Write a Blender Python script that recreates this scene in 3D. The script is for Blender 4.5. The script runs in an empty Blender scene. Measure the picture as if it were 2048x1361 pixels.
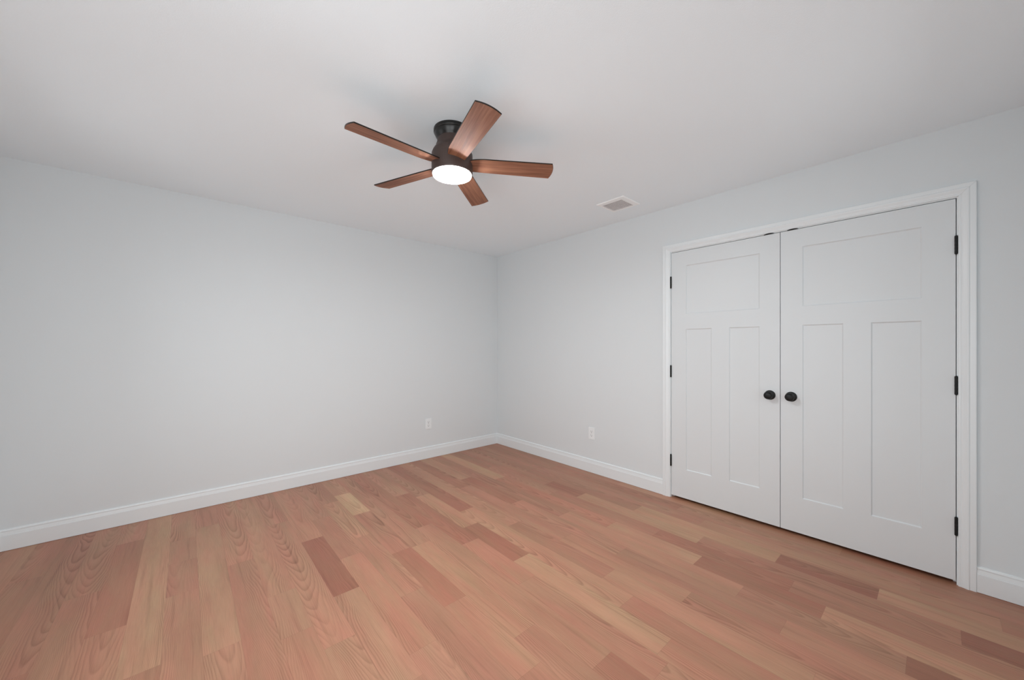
import bpy, bmesh, math, random
from mathutils import Vector, Matrix

random.seed(11)
S = bpy.context.scene
COL = S.collection
PI = math.pi

# ------------------------------------------------------------------ camera
# origin = far corner of the room on the floor; closet wall is x=0, back wall is y=0
F_PX, HORIZON, YAW = 745.49, 694.06, 0.71956
cam_data = bpy.data.cameras.new('camera')
cam = bpy.data.objects.new('camera', cam_data)
COL.objects.link(cam)
cam_data.sensor_fit = 'HORIZONTAL'
cam_data.sensor_width = 36.0
cam_data.lens = 36.0 * F_PX / 2048.0
cam_data.shift_y = (HORIZON - 680.5) / 2048.0
cam_data.clip_start = 0.02
cam.location = (-3.07663, -3.80851, 1.26427)
cam.rotation_euler = (PI / 2, 0, -YAW)
S.camera = cam

# ------------------------------------------------------------------ view
S.view_settings.view_transform = 'Standard'
S.view_settings.look = 'None'
S.view_settings.gamma = 1.0
S.view_settings.use_curve_mapping = False
S.view_settings.exposure = 0.01
S.cycles.use_denoising = True
S.cycles.max_bounces = 12
S.cycles.diffuse_bounces = 8
S.cycles.glossy_bounces = 4
S.cycles.transparent_max_bounces = 12
S.cycles.sample_clamp_indirect = 8.0
S.cycles.caustics_reflective = False
S.cycles.caustics_refractive = False

# ------------------------------------------------------------------ sky, and area lights added in the unseen windows
LAMP_STRENGTH = 215.0
DAY = (0.96, 1.0, 1.02)
world = bpy.data.worlds.new('daylight')
S.world = world
world.use_nodes = True
wn, wl = world.node_tree.nodes, world.node_tree.links
w_bg = wn['Background']
w_bg.inputs['Color'].default_value = (0.95, 0.98, 1.0, 1)
w_bg.inputs['Strength'].default_value = 1.25

ROOM_X, ROOM_Y, ROOM_H = -3.97, -4.14, 2.44
# unseen windows, added and weighted to fit the room light: (wall, a0, a1, z0, z1, radiance); wall 'L' is x=ROOM_X (a is y), 'F' is y=ROOM_Y (a is x)
ADDED_WINDOWS = [('L', -3.80, -2.80, 0.30, 2.10, 2.80), ('L', -1.60, -0.60, 0.50, 2.10, 0.50),
           ('F', -3.80, -2.90, 0.30, 2.10, 4.20), ('F', -1.50, -0.50, 0.50, 2.10, 0.45)]
for k, (w, a0, a1, z0, z1, rad) in enumerate(ADDED_WINDOWS):
    ld = bpy.data.lights.new('window_daylight', 'AREA')  # fill light added at an unseen window, strength fitted to the room
    ld.shape = 'RECTANGLE'
    ld.size, ld.size_y = a1 - a0 - 0.02, z1 - z0 - 0.02
    ld.energy = rad * PI * ld.size * ld.size_y
    ld.color = DAY
    lo = bpy.data.objects.new('window_daylight', ld)
    COL.objects.link(lo)
    if w == 'L':
        lo.location = (ROOM_X - 0.004, (a0 + a1) / 2, (z0 + z1) / 2)
        lo.rotation_euler = (PI / 2, 0, -PI / 2)      # emits towards +x
    else:
        lo.location = ((a0 + a1) / 2, ROOM_Y - 0.004, (z0 + z1) / 2)
        lo.rotation_euler = (-PI / 2, 0, PI)
    d = lo.rotation_euler.to_matrix() @ Vector((0, 0, -1))
    if d.dot(Vector((1, 0, 0)) if w == 'L' else Vector((0, 1, 0))) < 0:
        lo.rotation_euler.rotate_axis('Y', PI)


# ------------------------------------------------------------------ helpers
def tag(o, label=None, cat=None, group=None, kind=None):
    if label: o['label'] = label
    if cat: o['category'] = cat
    if group: o['group'] = group
    if kind: o['kind'] = kind
    return o


def empty(name, loc, rot=(0, 0, 0)):
    o = bpy.data.objects.new(name, None)
    o.empty_display_size = 0.1
    COL.objects.link(o)
    o.location = loc
    o.rotation_euler = rot
    return o


def obj(name, bm, mats, parent=None, smooth=False, loc=None):
    bmesh.ops.recalc_face_normals(bm, faces=bm.faces)
    me = bpy.data.meshes.new(name)
    if smooth:
        for f in bm.faces: f.smooth = True
    bm.to_mesh(me)
    bm.free()
    if not isinstance(mats, (list, tuple)): mats = [mats]
    for m in mats: me.materials.append(m)
    o = bpy.data.objects.new(name, me)
    COL.objects.link(o)
    if parent: o.parent = parent
    if loc: o.location = loc
    if smooth:
        md = o.modifiers.new('edge_split', 'EDGE_SPLIT')
        md.split_angle = math.radians(38)
    return o


def add_box(bm, x0, x1, y0, y1, z0, z1, mi=0):
    vs = [bm.verts.new(p) for p in ((x0, y0, z0), (x1, y0, z0), (x1, y1, z0), (x0, y1, z0),
                                    (x0, y0, z1), (x1, y0, z1), (x1, y1, z1), (x0, y1, z1))]
    for q in ((0, 3, 2, 1), (4, 5, 6, 7), (0, 1, 5, 4), (1, 2, 6, 5), (2, 3, 7, 6), (3, 0, 4, 7)):
        f = bm.faces.new([vs[i] for i in q])
        f.material_index = mi
    return vs


def box(x0, x1, y0, y1, z0, z1, bevel=0.0):
    bm = bmesh.new()
    add_box(bm, x0, x1, y0, y1, z0, z1)
    if bevel:
        bmesh.ops.bevel(bm, geom=list(bm.edges), offset=bevel, segments=2, affect='EDGES')
    return bm


def add_lathe(bm, prof, n=64, mat=None, cap0=True, cap1=True):
    """revolve (radius, height) pairs about +z; mat = placing matrix"""
    rings = []
    for r, z in prof:
        ring = []
        for i in range(n):
            t = 2 * PI * i / n
            p = Vector((r * math.cos(t), r * math.sin(t), z))
            if mat: p = mat @ p
            ring.append(bm.verts.new(p))
        rings.append(ring)
    for a, b in zip(rings, rings[1:]):
        for i in range(n):
            bm.faces.new((a[i], a[(i + 1) % n], b[(i + 1) % n], b[i]))
    if cap0: bm.faces.new(rings[0])
    if cap1: bm.faces.new(list(reversed(rings[-1])))


def lathe(prof, n=64, mat=None, cap0=True, cap1=True):
    bm = bmesh.new()
    add_lathe(bm, prof, n, mat, cap0, cap1)
    return bm


def add_sweep(bm, prof, ends):
    """prof: closed list of 2D points; ends: two functions mapping a 2D point to 3D"""
    rings = [[bm.verts.new(fn(p)) for p in prof] for fn in ends]
    n = len(prof)
    for i in range(n):
        bm.faces.new((rings[0][i], rings[0][(i + 1) % n], rings[1][(i + 1) % n], rings[1][i]))
    bm.faces.new(rings[0])
    bm.faces.new(list(reversed(rings[1])))


# ------------------------------------------------------------------ materials
def srgb(r, g, b):
    f = lambda c: (c / 255) / 12.92 if c / 255 <= 0.04045 else ((c / 255 + 0.055) / 1.055) ** 2.4
    return (f(r), f(g), f(b), 1)


def mat(name, col, rough=0.5, metal=0.0, spec=0.5, bump=None, vary=None):
    m = bpy.data.materials.new(name)
    m.use_nodes = True
    n, l = m.node_tree.nodes, m.node_tree.links
    b = n['Principled BSDF']
    b.inputs['Base Color'].default_value = col
    b.inputs['Roughness'].default_value = rough
    b.inputs['Metallic'].default_value = metal
    b.inputs['Specular IOR Level'].default_value = spec
    tc = n.new('ShaderNodeTexCoord')
    if bump:
        scale, strength, dist = bump
        t = n.new('ShaderNodeTexNoise')
        t.inputs['Scale'].default_value = scale
        t.inputs['Detail'].default_value = 4
        bp = n.new('ShaderNodeBump')
        bp.inputs['Strength'].default_value = strength
        bp.inputs['Distance'].default_value = dist
        l.new(tc.outputs['Object'], t.inputs['Vector'])
        l.new(t.outputs['Fac'], bp.inputs['Height'])
        l.new(bp.outputs[0], b.inputs['Normal'])
    if vary:
        t = n.new('ShaderNodeTexNoise')
        t.inputs['Scale'].default_value = vary[0]
        t.inputs['Detail'].default_value = 3
        mx = n.new('ShaderNodeMix')
        mx.data_type = 'RGBA'
        mx.inputs['A'].default_value = [c * (1 - vary[1]) for c in col[:3]] + [1]
        mx.inputs['B'].default_value = [min(1, c * (1 + vary[1])) for c in col[:3]] + [1]
        l.new(tc.outputs['Object'], t.inputs['Vector'])
        l.new(t.outputs['Fac'], mx.inputs['Factor'])
        l.new(mx.outputs['Result'], b.inputs['Base Color'])
    return m


M_WALL = mat('wall_paint', (0.700, 0.735, 0.750, 1), 0.85, spec=0.25, bump=(260, 0.10, 0.002), vary=(0.8, 0.01))
M_CEIL = mat('ceiling_paint', (0.87, 0.935, 0.97, 1), 0.95, spec=0.15, bump=(180, 0.16, 0.003), vary=(0.8, 0.01))
M_TRIM = mat('trim_paint', (0.770, 0.808, 0.822, 1), 0.34, spec=0.5, bump=(60, 0.03, 0.001))
M_DOOR = mat('door_paint', (0.690, 0.722, 0.736, 1), 0.42, spec=0.45, bump=(90, 0.05, 0.001))
M_BLACK = mat('black_iron', (0.006, 0.006, 0.006, 1), 0.48, spec=0.35, bump=(400, 0.05, 0.0005))
M_BRONZE = mat('dark_bronze', (0.065, 0.042, 0.036, 1), 0.50, metal=0.25, spec=0.5, bump=(500, 0.05, 0.0004))
M_CANOPY = mat('black_bronze', (0.010, 0.009, 0.008, 1), 0.30, metal=0.2, spec=0.5, bump=(500, 0.03, 0.0004))
M_PLASTIC = mat('white_plastic', (0.81, 0.84, 0.85, 1), 0.35, spec=0.5, vary=(30, 0.01))
M_SLOT = mat('slot_black', (0.04, 0.04, 0.04, 1), 0.6, vary=(50, 0.05))
M_VENT = mat('vent_enamel', (0.93, 0.95, 0.95, 1), 0.4, vary=(40, 0.01))
M_VENT_IN = mat('vent_louver', (0.82, 0.80, 0.80, 1), 0.5, vary=(60, 0.12))
M_DUCT = mat('duct_metal', (0.42, 0.39, 0.38, 1), 0.6, metal=0.0, vary=(30, 0.2))
M_DARK = mat('closet_paint', (0.55, 0.55, 0.55, 1), 0.9, vary=(2, 0.02))
M_SCREW = mat('screw_metal', (0.6, 0.6, 0.6, 1), 0.35, metal=0.8, vary=(80, 0.05))


def emission_mat():
    m = bpy.data.materials.new('lamp_glass')
    m.use_nodes = True
    n, l = m.node_tree.nodes, m.node_tree.links
    n.clear()
    o = n.new('ShaderNodeOutputMaterial')
    em = n.new('ShaderNodeEmission')
    em.inputs['Color'].default_value = (0.97, 1.0, 1.01, 1)
    em.inputs['Strength'].default_value = LAMP_STRENGTH
    l.new(em.outputs[0], o.inputs['Surface'])
    return m


M_LAMP = emission_mat()


def glass_mat():
    m = bpy.data.materials.new('window_glass')
    m.use_nodes = True
    n, l = m.node_tree.nodes, m.node_tree.links
    n.clear()
    o = n.new('ShaderNodeOutputMaterial')
    t = n.new('ShaderNodeBsdfTransparent')
    gl = n.new('ShaderNodeBsdfGlossy')
    gl.inputs['Roughness'].default_value = 0.02
    fr = n.new('ShaderNodeFresnel')
    fr.inputs['IOR'].default_value = 1.3
    mx = n.new('ShaderNodeMixShader')
    l.new(fr.outputs[0], mx.inputs[0])
    l.new(t.outputs[0], mx.inputs[1])
    l.new(gl.outputs[0], mx.inputs[2])
    l.new(mx.outputs[0], o.inputs['Surface'])
    return m


M_GLASS = glass_mat()


class NT:
    """short-hand for building math node chains"""
    def __init__(s, m):
        s.n, s.l = m.node_tree.nodes, m.node_tree.links

    def math(s, op, a, b=None, clamp=False):
        x = s.n.new('ShaderNodeMath')
        x.operation = op
        x.use_clamp = clamp
        for i, v in enumerate((a, b)):
            if v is None: continue
            if isinstance(v, (int, float)): x.inputs[i].default_value = v
            else: s.l.new(v, x.inputs[i])
        return x.outputs[0]

    def noise(s, vec, scale, detail=2, rough=0.5):
        x = s.n.new('ShaderNodeTexNoise')
        x.inputs['Scale'].default_value = scale
        x.inputs['Detail'].default_value = detail
        x.inputs['Roughness'].default_value = rough
        s.l.new(vec, x.inputs['Vector'])
        return x.outputs['Fac']

    def xyz(s, x, y, z):
        c = s.n.new('ShaderNodeCombineXYZ')
        for i, v in enumerate((x, y, z)):
            if isinstance(v, (int, float)): c.inputs[i].default_value = v
            else: s.l.new(v, c.inputs[i])
        return c.outputs[0]

    def mix(s, fac, a, b, blend='MIX'):
        x = s.n.new('ShaderNodeMix')
        x.data_type = 'RGBA'
        x.blend_type = blend
        for k, v in (('Factor', fac), ('A', a), ('B', b)):
            if isinstance(v, (int, float, tuple)): x.inputs[k].default_value = v
            else: s.l.new(v, x.inputs[k])
        return x.outputs['Result']

    def maprange(s, v, a, b, c, d):
        x = s.n.new('ShaderNodeMapRange')
        s.l.new(v, x.inputs['Value'])
        for k, q in zip(('From Min', 'From Max', 'To Min', 'To Max'), (a, b, c, d)): x.inputs[k].default_value = q
        return x.outputs[0]


def oak_floor_mat():
    m = bpy.data.materials.new('oak_floorboards')
    m.use_nodes = True
    T = NT(m)
    n, l = T.n, T.l
    b = n['Principled BSDF']
    tc = n.new('ShaderNodeTexCoord')
    sp = n.new('ShaderNodeSeparateXYZ')
    l.new(tc.outputs['Object'], sp.inputs[0])
    at = n.new('ShaderNodeAttribute'); at.attribute_name = 'tone'
    hu = n.new('ShaderNodeAttribute'); hu.attribute_name = 'hue'
    sd = n.new('ShaderNodeAttribute'); sd.attribute_name = 'seed'
    uv = n.new('ShaderNodeAttribute'); uv.attribute_name = 'plank'
    seed = sd.outputs['Fac']
    X, Y = sp.outputs['X'], sp.outputs['Y']
    su = n.new('ShaderNodeSeparateXYZ')
    l.new(uv.outputs['Vector'], su.inputs[0])
    U, V, L = su.outputs
    # flat-sawn figure: growth rings cut as nested arches about a pith line c, one per plank
    rs = T.math('FRACT', T.math('MULTIPLY', seed, 7.31))
    rs2 = T.math('FRACT', T.math('MULTIPLY', seed, 3.77))
    warp = T.math('MULTIPLY', T.math('SUBTRACT', T.noise(T.xyz(T.math('MULTIPLY', X, 10), T.math('MULTIPLY', Y, 3.0), seed), 1.0, 3), 0.5), 0.016)
    gx = T.math('ADD', X, warp)
    wob = T.math('MULTIPLY', T.math('SUBTRACT', T.noise(T.xyz(seed, T.math('MULTIPLY', Y, 1.6), 3.0), 1.0, 2), 0.5), 0.09)
    c = T.math('ADD', T.math('MULTIPLY', T.math('SUBTRACT', rs, 0.28), 0.28), wob)
    du0 = T.math('SUBTRACT', T.math('ADD', U, warp), c)
    par = T.math('MULTIPLY', T.math('MULTIPLY', du0, du0), 900.0)
    lin = T.math('MULTIPLY', V, T.math('ADD', 3.0, T.math('MULTIPLY', rs2, 7.0)))
    nz = T.math('MULTIPLY', T.noise(T.xyz(T.math('MULTIPLY', X, 4.5), T.math('MULTIPLY', Y, 1.0), seed), 1.0, 2, 0.5), 7.0)
    phase = T.math('ADD', T.math('ADD', par, lin), nz)
    saw = T.math('FRACT', phase)
    line = T.math('POWER', saw, 2.2)            # soft rise, sharp fall like earlywood pores
    cut = T.maprange(saw, 0.86, 1.0, 1.0, 0.0)
    line = T.math('MULTIPLY', line, cut)
    mask = T.maprange(T.noise(T.xyz(T.math('MULTIPLY', X, 5), T.math('MULTIPLY', Y, 1.2), T.math('ADD', seed, 9.0)), 1.0, 2), 0.35, 0.68, 0.25, 1.0)
    line = T.math('MULTIPLY', line, mask)
    # fibres and pores
    fib = T.noise(T.xyz(T.math('MULTIPLY', gx, 330), T.math('MULTIPLY', Y, 9), seed), 1.0, 2, 0.6)
    pore = T.maprange(T.noise(T.xyz(T.math('MULTIPLY', gx, 520), T.math('MULTIPLY', Y, 22), seed), 1.0, 1), 0.66, 0.80, 0.0, 1.0)
    cloud = T.noise(T.xyz(T.math('MULTIPLY', X, 9), T.math('MULTIPLY', Y, 1.6), T.math('ADD', seed, 4.0)), 1.0, 3)
    streak = T.maprange(T.noise(T.xyz(T.math('MULTIPLY', gx, 46), T.math('MULTIPLY', Y, 1.3), T.math('ADD', seed, 2.0)), 1.0, 2), 0.56, 0.76, 0.0, 1.0)
    # plank tone
    ramp = n.new('ShaderNodeValToRGB')
    e = ramp.color_ramp.elements
    e[0].position, e[0].color = 0.0, srgb(*TONE_DARK)
    e[1].position, e[1].color = 1.0, srgb(*TONE_LIGHT)
    q = e.new(0.5); q.color = srgb(*TONE_MID)
    l.new(at.outputs['Fac'], ramp.inputs['Fac'])
    col = T.mix(T.maprange(hu.outputs['Fac'], 0, 1, 0, 1), ramp.outputs['Color'], T.mix(1.0, ramp.outputs['Color'], (1.04, 0.955, 0.94, 1), 'MULTIPLY'))
    v = T.math('ADD', 1.0, T.math('MULTIPLY', T.math('SUBTRACT', cloud, 0.5), 0.42))
    v = T.math('ADD', v, T.math('MULTIPLY', T.math('SUBTRACT', fib, 0.5), 0.36))
    v = T.math('SUBTRACT', v, T.math('MULTIPLY', line, 0.48))
    v = T.math('SUBTRACT', v, T.math('MULTIPLY', pore, 0.14))
    v = T.math('SUBTRACT', v, T.math('MULTIPLY', streak, 0.20))
    # seams
    du = T.math('MINIMUM', U, T.math('SUBTRACT', PLANK_W, U))
    dv = T.math('MINIMUM', V, T.math('SUBTRACT', L, V))
    d = T.math('MINIMUM', du, dv)
    seam = T.maprange(d, 0.0003, 0.0011, 0.80, 1.0)
    v = T.math('MULTIPLY', v, seam)
    vc = n.new('ShaderNodeCombineColor')
    # darker = slightly redder
    l.new(T.math('POWER', v, 0.88), vc.inputs[0])
    l.new(v, vc.inputs[1])
    l.new(T.math('POWER', v, 1.08), vc.inputs[2])
    hn = T.noise(T.xyz(T.math('MULTIPLY', X, 13), T.math('MULTIPLY', Y, 2.2), T.math('ADD', seed, 30.0)), 1.0, 2)
    tint = T.mix(T.maprange(hn, 0.35, 0.65, 0.0, 1.0), (1.04, 0.945, 0.965, 1), (0.965, 1.03, 0.99, 1))
    col = T.mix(1.0, col, tint, 'MULTIPLY')
    fin = T.mix(1.0, col, vc.outputs[0], 'MULTIPLY')
    l.new(fin, b.inputs['Base Color'])
    rg = T.math('ADD', FLOOR_ROUGH, T.math('MULTIPLY', line, 0.10))
    l.new(rg, b.inputs['Roughness'])
    b.inputs['Specular IOR Level'].default_value = FLOOR_SPEC
    bp = n.new('ShaderNodeBump')
    bp.inputs['Strength'].default_value = 0.25
    bp.inputs['Distance'].default_value = 0.0006
    l.new(v, bp.inputs['Height'])
    l.new(bp.outputs[0], b.inputs['Normal'])
    return m


PLANK_W = 0.1273
TONE_DARK, TONE_MID, TONE_LIGHT = (143, 95, 74), (172, 124, 99), (192, 154, 120)
FLOOR_ROUGH, FLOOR_SPEC = 0.40, 0.50
M_OAK = oak_floor_mat()


def blade_mat():
    m = bpy.data.materials.new('walnut_veneer')
    m.use_nodes = True
    T = NT(m)
    n, l = T.n, T.l
    b = n['Principled BSDF']
    tc = n.new('ShaderNodeTexCoord')
    oi = n.new('ShaderNodeObjectInfo')
    sp = n.new('ShaderNodeSeparateXYZ')
    l.new(tc.outputs['Object'], sp.inputs[0])
    r = T.math('MULTIPLY', oi.outputs['Random'], 20)
    X, Y = sp.outputs['X'], sp.outputs['Y']
    f1 = T.noise(T.xyz(T.math('MULTIPLY', X, 5), T.math('MULTIPLY', Y, 170), r), 1.0, 3, 0.6)
    f2 = T.noise(T.xyz(T.math('MULTIPLY', X, 3), T.math('MULTIPLY', Y, 34), r), 1.0, 2)
    v = T.math('ADD', T.math('MULTIPLY', f1, 0.5), T.math('MULTIPLY', f2, 0.5))
    ramp = n.new('ShaderNodeValToRGB')
    e = ramp.color_ramp.elements
    e[0].position, e[0].color = 0.30, srgb(104, 64, 46)
    e[1].position, e[1].color = 0.70, srgb(168, 118, 92)
    l.new(v, ramp.inputs['Fac'])
    l.new(ramp.outputs['Color'], b.inputs['Base Color'])
    b.inputs['Roughness'].default_value = 0.62
    b.inputs['Specular IOR Level'].default_value = 0.3
    return m


M_BLADE = blade_mat()

# ------------------------------------------------------------------ room shell
TH = 0.12


def wall_with_holes(name, axis, pos, outward, a0, a1, holes, m, label):
    """wall slab in plane axis=pos, thickness TH outward; holes = (a0,a1,z0,z1)"""
    bm = bmesh.new()
    cuts = sorted({a0, a1, *[h[0] for h in holes], *[h[1] for h in holes]})
    zc = sorted({0.0, ROOM_H, *[h[2] for h in holes], *[h[3] for h in holes]})
    p0, p1 = sorted((pos, pos + outward * TH))
    for c0, c1 in zip(cuts, cuts[1:]):
        z = 0
        while z < len(zc) - 1:
            cm = (c0 + c1) / 2
            def solid(k):
                zm = (zc[k] + zc[k + 1]) / 2
                return not any(h[0] < cm < h[1] and h[2] < zm < h[3] for h in holes)
            if not solid(z):
                z += 1
                continue
            k = z
            while k + 1 < len(zc) - 1 and solid(k + 1): k += 1
            if axis == 'x': add_box(bm, p0, p1, c0, c1, zc[z], zc[k + 1])
            else: add_box(bm, c0, c1, p0, p1, zc[z], zc[k + 1])
            z = k + 1
    bmesh.ops.remove_doubles(bm, verts=bm.verts, dist=1e-6)
    # drop the inner double faces where slabs touch
    seen = {}
    for f in bm.faces:
        seen.setdefault(tuple(round(c, 5) for c in f.calc_center_median()), []).append(f)
    kill = [f for fs in seen.values() if len(fs) > 1 for f in fs]
    bmesh.ops.delete(bm, geom=kill, context='FACES_ONLY')
    return tag(obj(name, bm, m), label, 'wall', kind='structure')


OPEN_Y0, OPEN_Y1, OPEN_Z = -3.876, -2.330, 2.055     # closet opening between the jambs
JT = 0.018                                            # jamb thickness
wall_with_holes('wall_back', 'y', 0.0, 1, ROOM_X - TH, TH, [], M_WALL,
                'plain light grey wall left of the far corner')
wall_with_holes('wall_right', 'x', 0.0, 1, ROOM_Y - TH, 0.0,
                [(OPEN_Y0 - JT, OPEN_Y1 + JT, 0.0, OPEN_Z + JT)], M_WALL,
                'light grey wall holding the white double closet doors')
wall_with_holes('wall_left', 'x', ROOM_X, -1, ROOM_Y - TH, 0.0,
                [(a0, a1, z0, z1) for w, a0, a1, z0, z1, _r in ADDED_WINDOWS if w == 'L'], M_WALL,
                'light grey wall with two added windows facing the closet')
wall_with_holes('wall_front', 'y', ROOM_Y, -1, ROOM_X, 0.0,
                [(a0, a1, z0, z1) for w, a0, a1, z0, z1, _r in ADDED_WINDOWS if w == 'F'], M_WALL,
                'light grey wall with two added windows behind the viewer')
bm = box(ROOM_X - TH, 0.80, ROOM_Y - TH, TH, ROOM_H, ROOM_H + 0.12)
tag(obj('ceiling', bm, M_CEIL), 'flat white ceiling carrying the fan and the vent', 'ceiling', kind='structure')

# closet behind the doors
bm = bmesh.new()
add_box(bm, 0.70, 0.80, -4.14, -1.95, 0, ROOM_H)
add_box(bm, TH, 0.70, -4.14, -4.04, 0, ROOM_H)
add_box(bm, TH, 0.70, -2.05, -1.95, 0, ROOM_H)
tag(obj('wall_closet', bm, M_DARK), 'inner walls of the closet behind the double doors', 'wall', kind='structure')

# ------------------------------------------------------------------ oak floor, plank by plank
X0 = 0.0319
# row -> [tone, end_y, tone, end_y, ... tone]; tone -1 dark .. 1 light; trailing 'r' list = redder planks
ROWS = {
    0: [0.0, -1.868, 0.30, -2.82, 0.0, -3.418, -0.25],
    1: [-0.10, -1.15, -0.30, -2.473, 0.0, -3.75, -0.1],
    2: [0.0, -0.95, -0.10, -2.691, 0.25, -4.0, -0.1],
    3: [-0.15, -1.05, -0.30, -2.264, 0.50, -3.181, -0.75, -3.609, 0.50],
    4: [-0.10, -1.432, -0.55, -1.808, 0.42, -2.786, -0.12, -3.877, -0.70],
    5: [-0.25, -0.709, -0.05, -1.62, -0.20, -2.552, -0.50, -3.30, 0.0],
    6: [0.45, -1.035, -0.12, -2.279, 0.35, -2.874, -0.60, -3.451, 0.45],
    7: [0.0, -0.62, -0.20, -1.95, 0.12, -3.136, -0.10, -3.727, -0.80],
    8: [0.30, -0.825, -0.38, -1.55, 0.05, -2.521, -0.18, -3.35, 0.15],
    9: [-0.38, -0.999, -0.05, -2.18, 0.20, -2.975, 0.0],
    10: [0.18, -1.405, 0.05, -1.817, -0.25, -2.601, 0.22, -3.498, 0.05],
    11: [-0.55, -1.398, 0.22, -2.793, -0.12],
    12: [-0.05, -0.919, 0.28, -1.631, -0.50, -2.163, 0.42, -3.05, 0.1],
    13: [0.12, -0.80, -0.45, -1.810, -0.05, -2.343, 0.05, -3.10, 0.1],
    14: [-0.42, -1.422, 0.02, -2.918, -0.40],
    15: [0.0, -0.75, 0.05, -1.627, 0.32, -2.60, 0.0],
    16: [0.10, -0.452, 0.90, -0.930, -0.05, -1.62, -0.35, -2.231, 0.15, -2.760, -0.05],
    17: [-0.25, -0.567, 0.28, -1.283, 0.15, -2.025, -0.15],
    18: [0.05, -0.814, -0.22, -1.471, 0.05, -2.383, 0.0],
    19: [0.05, -1.106, -0.80, -1.801, 0.12, -2.5, 0.0],
    20: [0.0, -0.70, 0.08, -2.124, 0.18],
    21: [0.12, -1.589, 0.12, -1.946, -0.05],
    22: [0.12, -1.119, -0.12, -2.4, 0.0],
    23: [0.0, -0.42, 0.28, -1.836, 0.05],
    24: [0.15, -0.548, -0.05, -0.88, -0.12, -1.255, 0.08, -2.3, 0.0],
    25: [0.48, -1.773, -0.05, -3.0, 0.1],
    26: [-0.05, -0.370, -0.32, -1.38, 0.08, -2.5, 0.0],
    27: [-0.15, -0.95, -0.10, -2.2, 0.05],
    28: [-0.20, -1.486, -0.15, -2.9, 0.0],
}
RED = {(3, 3), (4, 1), (5, 3), (6, 1), (6, 3), (7, 4), (1, 1), (14, 0), (19, 1), (11, 0), (12, 2), (16, 3), (4, 4), (26, 1), (9, 0), (13, 1), (8, 1)}
bm = bmesh.new()
l_tone = bm.faces.layers.float.new('tone')
l_hue = bm.faces.layers.float.new('hue')
l_seed = bm.faces.layers.float.new('seed')
l_uv = bm.loops.layers.float_vector.new('plank')
rnd = random.Random(5)
Y_END = ROOM_Y
for row in range(-6, 32):
    xa, xb = X0 - row * PLANK_W, X0 - (row + 1) * PLANK_W
    data = ROWS.get(row)
    y_start = 0.0
    if row < 0:
        y_start = -1.95
    if data is None:
        data, y = [], y_start - rnd.uniform(0.3, 1.2)
        while y > Y_END:
            data += [rnd.uniform(-0.3, 0.15), y]
            y -= rnd.uniform(0.6, 1.5)
        data.append(rnd.uniform(-0.3, 0.1))
    tones, ends = data[0::2], data[1::2] + [Y_END - 0.3]
    y0 = y_start + (rnd.uniform(0, 0.3) if row >= 0 else 0)
    for k, (t, y1) in enumerate(zip(tones, ends)):
        ya, yb = (y_start if k == 0 else y0), max(y1, Y_END)
        if xb < ROOM_X: xb = ROOM_X
        vs = [bm.verts.new((xa, ya, 0)), bm.verts.new((xb, ya, 0)), bm.verts.new((xb, yb, 0)), bm.verts.new((xa, yb, 0))]
        f = bm.faces.new(vs)
        f[l_tone] = max(0.0, min(1.0, 0.5 + 0.5 * t + rnd.uniform(-0.03, 0.03)))
        f[l_hue] = 0.9 if (row, k) in RED else rnd.uniform(0, 0.55)
        f[l_seed] = rnd.uniform(0, 60)
        L = y0 - y1
        w = xa - xb
        for lp, uvv in zip(f.loops, ((0, y0 - ya), (w, y0 - ya), (w, y0 - yb), (0, y0 - yb))):
            lp[l_uv] = Vector((uvv[0], uvv[1], L))
        y0 = y1
        if y1 <= Y_END: break
for f in bm.faces:
    f.normal_update()
    if f.normal.z < 0: f.normal_flip()
me = bpy.data.meshes.new('floor')
bm.to_mesh(me)
bm.free()
me.materials.append(M_OAK)
floor = bpy.data.objects.new('floor', me)
COL.objects.link(floor)
tag(floor, 'satin red oak plank floor running along the closet wall', 'floor', kind='structure')

# ------------------------------------------------------------------ baseboards
BB = [(0, .0018), (.0140, .0018), (.0140, .0950), (.0118, .0962), (.0118, .0985), (.0085, .1165), (.0085, .1190), (.0100, .1200),
      (.0100, .1235), (.0075, .1300), (.0040, .1325), (0, .1330)]


def baseboard(name, ends, label):
    bm = bmesh.new()
    add_sweep(bm, BB, ends)
    return tag(obj(name, bm, M_TRIM), label, 'baseboard', kind='structure')


CAS_IN, CAS_W = 0.005, 0.062
CY0, CY1 = OPEN_Y0 - CAS_IN - CAS_W, OPEN_Y1 + CAS_IN + CAS_W   # outer faces of the casing legs
baseboard('baseboard_back', [lambda p: Vector((ROOM_X + p[0], -p[0], p[1])), lambda p: Vector((-p[0], -p[0], p[1]))],
          'white moulded baseboard along the wall left of the corner')
baseboard('baseboard_right', [lambda p: Vector((-p[0], -p[0], p[1])), lambda p: Vector((-p[0], CY1, p[1]))],
          'white baseboard between the far corner and the closet door trim')
baseboard('baseboard_right', [lambda p: Vector((-p[0], CY0, p[1])), lambda p: Vector((-p[0], ROOM_Y + p[0], p[1]))],
          'short white baseboard at the right edge beyond the closet trim')
baseboard('baseboard_left', [lambda p: Vector((ROOM_X + p[0], ROOM_Y + p[0], p[1])), lambda p: Vector((ROOM_X + p[0], -p[0], p[1]))],
          'white baseboard under the two added windows facing the closet')
baseboard('baseboard_front', [lambda p: Vector((ROOM_X + p[0], ROOM_Y + p[0], p[1])), lambda p: Vector((-p[0], ROOM_Y + p[0], p[1]))],
          'white baseboard under the two added windows behind the viewer')

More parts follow.
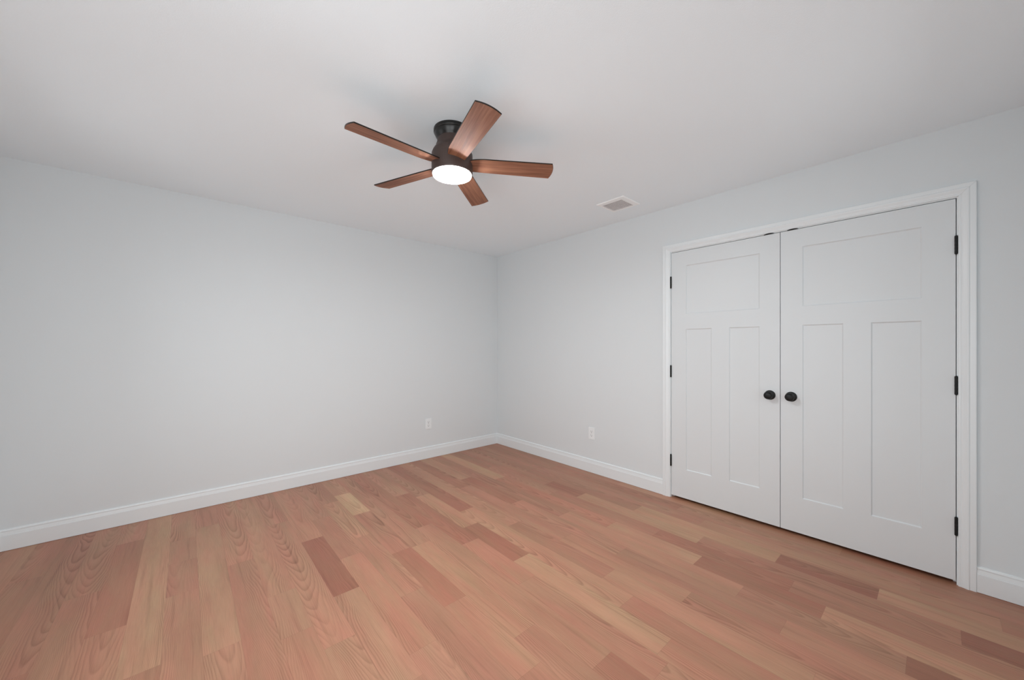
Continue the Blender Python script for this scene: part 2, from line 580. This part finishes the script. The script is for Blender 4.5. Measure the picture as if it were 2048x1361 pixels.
# ------------------------------------------------------------------ closet trim (casing, jamb, catches)
CP = [(0, 0), (0, .0075), (.0015, .0090), (.0085, .0095), (.0100, .0088), (.0115, .0100), (.0170, .0112), (.0230, .0138), (.0290, .0165), (.0330, .0175),
      (.0365, .0172), (.0385, .0150), (.0400, .0146), (.0570, .0158), (.0600, .0156), (.0620, .0125), (.0620, 0)]
trim = tag(empty('trim_1', (0, (OPEN_Y0 + OPEN_Y1) / 2, 0)), 'white moulded casing framing the double closet doors', 'door trim', kind='structure')
ty = trim.location.y
yi0, yi1, zi = OPEN_Y0 - CAS_IN, OPEN_Y1 + CAS_IN, OPEN_Z + CAS_IN
MG = 0.0003
bm = bmesh.new()
add_sweep(bm, CP, [lambda p: Vector((-p[1], yi1 + p[0] - ty, 0.0)), lambda p: Vector((-p[1], yi1 + p[0] - ty, zi + p[0] - MG))])
obj('casing_side', bm, M_TRIM, trim)
bm = bmesh.new()
add_sweep(bm, CP, [lambda p: Vector((-p[1], yi0 - p[0] - ty, 0.0)), lambda p: Vector((-p[1], yi0 - p[0] - ty, zi + p[0] - MG))])
obj('casing_side', bm, M_TRIM, trim)
bm = bmesh.new()
add_sweep(bm, CP, [lambda p: Vector((-p[1], yi1 + p[0] - MG - ty, zi + p[0])), lambda p: Vector((-p[1], yi0 - p[0] + MG - ty, zi + p[0]))])
obj('casing_head', bm, M_TRIM, trim)
bm = bmesh.new()
add_box(bm, 0, TH, OPEN_Y1 - ty, OPEN_Y1 + JT - ty, 0, OPEN_Z + JT)
add_box(bm, 0, TH, OPEN_Y0 - JT - ty, OPEN_Y0 - ty, 0, OPEN_Z + JT)
add_box(bm, 0, TH, OPEN_Y0 - ty, OPEN_Y1 - ty, OPEN_Z, OPEN_Z + JT)
add_box(bm, .040, .052, OPEN_Y0 - ty, OPEN_Y1 - ty, OPEN_Z - .012, OPEN_Z)     # stop behind the doors
add_box(bm, .040, .052, OPEN_Y0 - ty, OPEN_Y0 + .012 - ty, 0, OPEN_Z)
add_box(bm, .040, .052, OPEN_Y1 - .012 - ty, OPEN_Y1 - ty, 0, OPEN_Z)
obj('door_jamb', bm, M_TRIM, trim)
# black lips of the ball-catch strike plates on the head jamb
for yc in (-3.0305, -3.166):
    bm = bmesh.new()
    prof = []
    for i in range(17):
        t = i / 16
        yy = (t - .5) * .060
        prof.append((yy, .0055 * math.sin(PI * t) ** .55))
    lo = [(-.0022, yy, 0) for yy, zz in prof]
    vs_f0 = [bm.verts.new((-.0040, yc - ty + yy, OPEN_Z - .0030)) for yy, zz in prof]
    vs_f1 = [bm.verts.new((-.0058, yc - ty + yy, OPEN_Z - .0018 + zz)) for yy, zz in prof]
    vs_b0 = [bm.verts.new((.028, yc - ty + yy, OPEN_Z - .0030)) for yy, zz in prof]
    vs_b1 = [bm.verts.new((.028, yc - ty + yy, OPEN_Z - .0003)) for yy, zz in prof]
    vs_m1 = [bm.verts.new((-.0003, yc - ty + yy, OPEN_Z - .0003)) for yy, zz in prof]
    for i in range(16):
        for A, B in ((vs_f0, vs_f1), (vs_f1, vs_m1), (vs_m1, vs_b1), (vs_b1, vs_b0), (vs_b0, vs_f0)):
            bm.faces.new((A[i], A[i + 1], B[i + 1], B[i]))
    for i in (0, 16):
        bm.faces.new((vs_f0[i], vs_f1[i], vs_m1[i], vs_b1[i], vs_b0[i]))
    sp_ = obj('strike_plate', bm, M_BLACK, trim)
    sp_['label'] = 'black metal catch plate'

# ------------------------------------------------------------------ closet doors
DT = 0.035
DZ0, DZ1 = 0.0220, 2.0510
Z_UP0, Z_UP1, Z_LO0, Z_LO1 = 1.534, 1.930, 0.255, 1.409


def door_leaf_bm(W):
    """shaker door: local y from 0 to -W, front face x=0 (into room is -x), local z from DZ0"""
    st, mull, dep, bev = 0.1215, 0.125, 0.0070, 0.0062
    panels = [(-st, -(W - st), Z_UP0, Z_UP1),
              (-st, -(W / 2 - mull / 2), Z_LO0, Z_LO1),
              (-(W / 2 + mull / 2), -(W - st), Z_LO0, Z_LO1)]
    bm = bmesh.new()
    ys = sorted({0.0, -W, *[p[0] for p in panels], *[p[1] for p in panels]}, reverse=True)
    zs = sorted({DZ0, DZ1, Z_UP0, Z_UP1, Z_LO0, Z_LO1})
    for sx in (0.0, DT):
        s = 1 if sx == 0.0 else -1
        for a, b in zip(ys, ys[1:]):
            for c, d in zip(zs, zs[1:]):
                ym, zm = (a + b) / 2, (c + d) / 2
                if any(p[1] < ym < p[0] and p[2] < zm < p[3] for p in panels): continue
                bm.faces.new([bm.verts.new(q) for q in ((sx, a, c), (sx, b, c), (sx, b, d), (sx, a, d))])
        for y0, y1, z0, z1 in panels:
            o = [(sx, y0, z0), (sx, y1, z0), (sx, y1, z1), (sx, y0, z1)]
            e1 = .0006
            i1 = [(sx + s * dep * .55, y0 - e1, z0 + e1), (sx + s * dep * .55, y1 + e1, z0 + e1), (sx + s * dep * .55, y1 + e1, z1 - e1), (sx + s * dep * .55, y0 - e1, z1 - e1)]
            i2 = [(sx + s * dep, y0 - bev, z0 + bev), (sx + s * dep, y1 + bev, z0 + bev), (sx + s * dep, y1 + bev, z1 - bev), (sx + s * dep, y0 - bev, z1 - bev)]
            O, I, J = ([bm.verts.new(q) for q in L] for L in (o, i1, i2))
            for k in range(4):
                m = (k + 1) % 4
                bm.faces.new((O[k], O[m], I[m], I[k]))
                bm.faces.new((I[k], I[m], J[m], J[k]))
            bm.faces.new(J)
    bm.faces.new([bm.verts.new(q) for q in ((0, 0, DZ0), (DT, 0, DZ0), (DT, 0, DZ1), (0, 0, DZ1))])
    bm.faces.new([bm.verts.new(q) for q in ((0, -W, DZ0), (DT, -W, DZ0), (DT, -W, DZ1), (0, -W, DZ1))])
    bm.faces.new([bm.verts.new(q) for q in ((0, 0, DZ0), (DT, 0, DZ0), (DT, -W, DZ0), (0, -W, DZ0))])
    bm.faces.new([bm.verts.new(q) for q in ((0, 0, DZ1), (DT, 0, DZ1), (DT, -W, DZ1), (0, -W, DZ1))])
    bmesh.ops.remove_doubles(bm, verts=bm.verts, dist=1e-6)
    return bm


def rot_to_minus_x():
    return Matrix.Rotation(-PI / 2, 4, 'Y')      # +z -> -x


def make_knob(parent, y):
    k = empty('door_knob', (0, y, 0.927))
    k.parent = parent
    R = rot_to_minus_x()
    obj('rosette', lathe([(.0330, 0), (.0330, .0020), (.0312, .0045), (.0250, .0068), (.0150, .0078), (.0130, .0090)], 48, R), M_BLACK, k, True)
    obj('handle', lathe([(.0125, .0070), (.0100, .0120), (.0092, .0200), (.0105, .0270), (.0150, .0305), (.0215, .0340), (.0258, .0390), (.0270, .0440),
                         (.0262, .0490), (.0235, .0535), (.0195, .0565), (.0185, .0562), (.0172, .0572), (.0110, .0592), (.0040, .0600)], 48, R), M_BLACK, k, True)
    k['label'] = 'black round door knob'
    return k


def make_hinge(parent, y, z0, z1, side):
    """barrel in the gap; side=+1 leaf shows toward +y"""
    bm = bmesh.new()
    n = 5
    h = (z1 - z0) / n
    for i in range(n):
        a, b = z0 + i * h + .0004, z0 + (i + 1) * h - .0004
        r = .0062
        M = Matrix.Translation((-.0064, y, 0))
        add_lathe(bm, [(r - .0005, a), (r, a + .0006), (r, b - .0006), (r - .0005, b)], 20, M)
    add_lathe(bm, [(.0035, z0 - .0025), (.0048, z0 - .0005), (.0050, z0), (.0050, z1), (.0048, z1 + .0005), (.0035, z1 + .0025)], 20, Matrix.Translation((-.0064, y, 0)))
    add_box(bm, -.0030, .030, y - .0012, y + .0012, z0 + .0005, z1 - .0005)
    hi = obj('hinge', bm, M_BLACK, parent)
    hi['label'] = 'black butt hinge'
    return hi


HZ = [(0.2650, 0.3600), (1.0110, 1.1070), (1.7570, 1.8520)]
GAP = 0.0034
MEET = -3.0965
WL = (OPEN_Y1 - GAP) - (MEET + GAP / 2)
WR = (MEET - GAP / 2) - (OPEN_Y0 + GAP)


def make_door(name, y_top, W, hinge_y, knob_y, label):
    d = tag(obj(name, door_leaf_bm(W), M_DOOR, None, loc=(0.0, y_top, 0.0)), label, 'closet door', kind='structure')
    make_knob(d, knob_y - y_top)
    for z0, z1 in HZ:
        make_hinge(d, hinge_y - y_top, z0, z1, 1)
    return d


make_door('door_1', OPEN_Y1 - GAP, WL, OPEN_Y1 - GAP / 2, -3.0365, 'white three panel closet door nearer the far corner, knob on its right')
make_door('door_2', MEET - GAP / 2, WR, OPEN_Y0 + GAP / 2, -3.1580, 'white three panel closet door on the right, knob on its left')

# ------------------------------------------------------------------ ceiling fan
HX, HY = -1.9852, -2.0697
BZ = 2.2467
fan = tag(empty('ceiling_fan', (HX, HY, ROOM_H)),
          'dark bronze five blade flush mount ceiling fan with walnut blades and lit lamp', 'ceiling fan')
zf = lambda z: z - ROOM_H
prof = [(.0600, 2.4399), (.0986, 2.4399), (.0990, 2.4380), (.0990, 2.4250), (.0975, 2.4215), (.0945, 2.4195), (.0940, 2.4170), (.0925, 2.4120),
        (.0885, 2.4030), (.0830, 2.3940), (.0790, 2.3885), (.0783, 2.3870), (.0700, 2.3870)]
obj('canopy', lathe([(r, zf(z)) for r, z in prof], 96), M_CANOPY, fan, True)
prof = [(.0600, 2.3880), (.0765, 2.3880), (.0778, 2.3870), (.0800, 2.3780), (.0825, 2.3640), (.0835, 2.3585), (.0858, 2.3570), (.0866, 2.3550), (.0866, 2.3525),
        (.0880, 2.3480), (.0915, 2.3400), (.0955, 2.3330), (.0968, 2.3318), (.0985, 2.3300), (.1035, 2.3215), (.1062, 2.3160), (.1070, 2.3135), (.1070, 2.3105),
        (.1088, 2.3095), (.1096, 2.3075), (.1100, 2.3000), (.1102, 2.2300), (.1100, 2.2080), (.1090, 2.2030), (.1070, 2.2000), (.1045, 2.1995), (.0900, 2.1995)]
housing = obj('motor_housing', lathe([(r, zf(z)) for r, z in prof], 96), M_BRONZE, fan, True)
prof = [(.0900, 2.2010), (.1036, 2.2005), (.1036, 2.1960), (.1020, 2.1930), (.0960, 2.1905), (.0800, 2.1880), (.0500, 2.1862), (.0150, 2.1855)]
lamp = obj('lamp_diffuser', lathe([(r, zf(z)) for r, z in prof], 96), M_LAMP, fan, True)
lamp['label'] = 'glowing round white lamp disc'


def blade_mesh():
    """local x = along the blade, y = across, z = thickness; pitched when placed"""
    bm = bmesh.new()
    t = .0055
    RT, r0 = 0.5555, 0.092
    w_tip = 0.0605
    out = []
    # straight (y<0) edge from root to tip corner
    N = 22
    for i in range(N + 1):
        u = i / N
        x = r0 + (0.5440 - r0) * u
        y = -(0.0500 + 0.0160 * min(1, u / 0.16) ** .6 - 0.0055 * u)
        out.append((x, y))
    for i in range(1, 16):
        u = i / 16
        y = -w_tip + 2 * w_tip * u
        x = 0.5440 + 0.0125 * (1 - (2 * u - 1) ** 2)
        out.append((x, y))
    for i in range(N + 1):
        u = 1 - i / N
        x = r0 + (0.5440 - r0) * u
        y = 0.0380 + (w_tip - 0.0380) * (u ** .85)
        out.append((x, y))
    top = [bm.verts.new((x, y, t)) for x, y in out]
    bot_o = [bm.verts.new((x, y, .0012)) for x, y in out]
    cx, cy = 0.33, 0.0
    bot_i = []
    for k, (x, y) in enumerate(out):
        a, b = out[k - 1], out[(k + 1) % len(out)]
        d = Vector((b[0] - a[0], b[1] - a[1])).normalized()
        nrm = Vector((-d.y, d.x))
        p = Vector((x, y)) + nrm * .0016
        bot_i.append(bm.verts.new((p.x, p.y, 0)))
    n = len(out)
    f = bm.faces.new(top); f.material_index = 1
    f = bm.faces.new(list(reversed(bot_i))); f.material_index = 0
    for i in range(n):
        j = (i + 1) % n
        f = bm.faces.new((top[i], bot_o[i], bot_o[j], top[j])); f.material_index = 1
        f = bm.faces.new((bot_o[i], bot_i[i], bot_i[j], bot_o[j])); f.material_index = 1
    return bm


blade0 = obj('blade', blade_mesh(), [M_BLADE, M_CANOPY], fan)
arm_bm = box(.085, .135, -.020, .020, .0056, .0100, .0012)
arm0 = obj('blade_bracket', arm_bm, M_CANOPY, blade0)
for k in range(5):
    if k == 0: b, a = blade0, arm0
    else:
        b = blade0.copy(); COL.objects.link(b); b.parent = fan
        a = arm0.copy(); COL.objects.link(a); a.parent = b
    ang = 4.4253 + 2 * PI * k / 5
    b.matrix_local = Matrix.Translation((0, 0, BZ - ROOM_H)) @ Matrix.Rotation(ang, 4, 'Z') @ Matrix.Rotation(-.2005, 4, 'X')

# ------------------------------------------------------------------ ceiling vent
vent = tag(empty('ceiling_vent', (-0.395, -2.075, ROOM_H)), 'small square white ceiling air vent near the closet wall', 'ceiling vent')
ox0, ox1, oy0, oy1 = -.125, .125, -.125, .125
ix0, ix1, iy0, iy1 = -.075, .097, -.080, .104
bm = bmesh.new()
o0 = [(ox0, oy0, 0), (ox1, oy0, 0), (ox1, oy1, 0), (ox0, oy1, 0)]
o1 = [(ox0, oy0, -.003), (ox1, oy0, -.003), (ox1, oy1, -.003), (ox0, oy1, -.003)]
q = .006
o2 = [(ox0 + q, oy0 + q, -.0065), (ox1 - q, oy0 + q, -.0065), (ox1 - q, oy1 - q, -.0065), (ox0 + q, oy1 - q, -.0065)]
i2 = [(ix0, iy0, -.0065), (ix1, iy0, -.0065), (ix1, iy1, -.0065), (ix0, iy1, -.0065)]
i0 = [(ix0, iy0, -.0005), (ix1, iy0, -.0005), (ix1, iy1, -.0005), (ix0, iy1, -.0005)]
R_ = [[bm.verts.new(p) for p in r] for r in (o0, o1, o2, i2, i0)]
for A, B in zip(R_, R_[1:]):
    for k in range(4):
        m = (k + 1) % 4
        bm.faces.new((A[k], A[m], B[m], B[k]))
obj('frame', bm, M_VENT, vent)
bm = box(ix0, ix1, iy0, iy1, -.0012, -.0004)
obj('damper', bm, M_DUCT, vent)
bm = bmesh.new()
ns = 11
for k in range(ns):
    yy = iy0 + (iy1 - iy0) * (k + .5) / ns
    vs = [bm.verts.new(p) for p in ((ix0, yy - .0046, -.0060), (ix1, yy - .0046, -.0060), (ix1, yy + .0026, -.0015), (ix0, yy + .0026, -.0015),
                                    (ix0, yy - .0038, -.0066), (ix1, yy - .0038, -.0066), (ix1, yy + .0034, -.0021), (ix0, yy + .0034, -.0021))]
    for qd in ((0, 3, 2, 1), (4, 5, 6, 7), (0, 1, 5, 4), (1, 2, 6, 5), (2, 3, 7, 6), (3, 0, 4, 7)):
        bm.faces.new([vs[i] for i in qd])
for k in range(1, 12):
    xx = ix0 + (ix1 - ix0) * k / 12
    add_box(bm, xx - .0010, xx + .0010, iy0, iy1, -.0068, -.0040)
obj('grille', bm, M_VENT_IN, vent)

# ------------------------------------------------------------------ wall outlets
def make_outlet():
    """faces local -y, back on y=0"""
    t = empty('wall_outlet', (0, 0, 0))
    bm = box(-.0385, .0385, -.0055, 0, -.061, .061, .0022)
    obj('cover_plate', bm, M_PLASTIC, t)
    for zc in (.0200, -.0200):
        bm = bmesh.new()
        pts = []
        for i in range(32):
            a = 2 * PI * i / 32
            x = .0172 * math.cos(a)
            z = max(-.0135, min(.0135, .0172 * math.sin(a)))
            pts.append((x, z))
        A = [bm.verts.new((x, -.0050, zc + z)) for x, z in pts]
        B = [bm.verts.new((x * .96, -.0074, zc + z * .96)) for x, z in pts]
        for i in range(32):
            bm.faces.new((A[i], A[(i + 1) % 32], B[(i + 1) % 32], B[i]))
        bm.faces.new(B)
        r = obj('receptacle', bm, M_PLASTIC, t)
        bm = bmesh.new()
        add_box(bm, -.0082, -.0060, -.0077, -.0072, zc - .0005, zc + .0085)
        add_box(bm, .0058, .0080, -.0077, -.0072, zc + .0005, zc + .0078)
        add_lathe(bm, [(.0032, 0), (.0032, .0005)], 16, Matrix.Translation((0, -.0072, zc - .0075)) @ Matrix.Rotation(PI / 2, 4, 'X'))
        sl = obj('slots', bm, M_SLOT, r)
        sl['label'] = 'dark plug slots'
    obj('screw', lathe([(.0036, .0050), (.0036, .0062), (.0020, .0068)], 20, Matrix.Rotation(PI / 2, 4, 'X')), M_SCREW, t, True)
    return t


def copy_tree(o, parent=None):
    c = o.copy(); COL.objects.link(c); c.parent = parent
    for ch in list(o.children): copy_tree(ch, c)
    return c


out1 = make_outlet()
out1.location = (-1.003, 0, 0.390)
tag(out1, 'white duplex outlet low on the wall left of the far corner', 'outlet', 'wall outlets')
out2 = copy_tree(out1)
out2.location = (0, -1.517, 0.392)
out2.rotation_euler = (0, 0, -PI / 2)
tag(out2, 'white duplex outlet low on the wall between corner and closet', 'outlet', 'wall outlets')

# ------------------------------------------------------------------ unseen windows added to light the room (behind and left of the viewer)
for k, (w, a0, a1, z0, z1, _r) in enumerate(ADDED_WINDOWS):
    name = 'window_%d' % (k + 1)
    if w == 'L': org, rot = (ROOM_X, (a0 + a1) / 2, z0), (0, 0, -PI / 2)
    else: org, rot = ((a0 + a1) / 2, ROOM_Y, z0), (0, 0, 0)
    # local: x along the wall, y<0 outward, z up
    W, Hh = a1 - a0, z1 - z0
    win = tag(empty(name, org, rot), ['added unseen white double hung window facing the closet doors', 'added unseen white double hung window facing the closet wall near the back wall',
                                      'added unseen white double hung window behind the viewer, farther from the closet',
                                      'added unseen white double hung window behind the viewer, nearer the closet'][k], 'window', kind='structure')
    bm = bmesh.new()
    for x0, x1, za, zb in ((-W / 2, -W / 2 + .04, 0, Hh), (W / 2 - .04, W / 2, 0, Hh), (-W / 2 + .04, W / 2 - .04, 0, .04), (-W / 2 + .04, W / 2 - .04, Hh - .04, Hh),
                           (-W / 2 + .04, W / 2 - .04, Hh / 2 - .02, Hh / 2 + .02)):
        add_box(bm, x0, x1, -.09, -.04, za, zb)
    obj('window_frame', bm, M_TRIM, win)
    bm = bmesh.new()
    for x0, x1, za, zb in ((-W / 2 - .065, -W / 2, -.02, Hh + .065), (W / 2, W / 2 + .065, -.02, Hh + .065), (-W / 2, W / 2, Hh, Hh + .065), (-W / 2 - .065, W / 2 + .065, -.085, -.02)):
        add_box(bm, x0, x1, 0, .016, za, zb)
    obj('window_casing', bm, M_TRIM, win)
    obj('window_sill', box(-W / 2 - .085, W / 2 + .085, 0.0, .045, -.02, 0), M_TRIM, win)
    obj('window_pane', box(-W / 2 + .04, W / 2 - .04, -.067, -.063, .04, Hh - .04), M_GLASS, win)
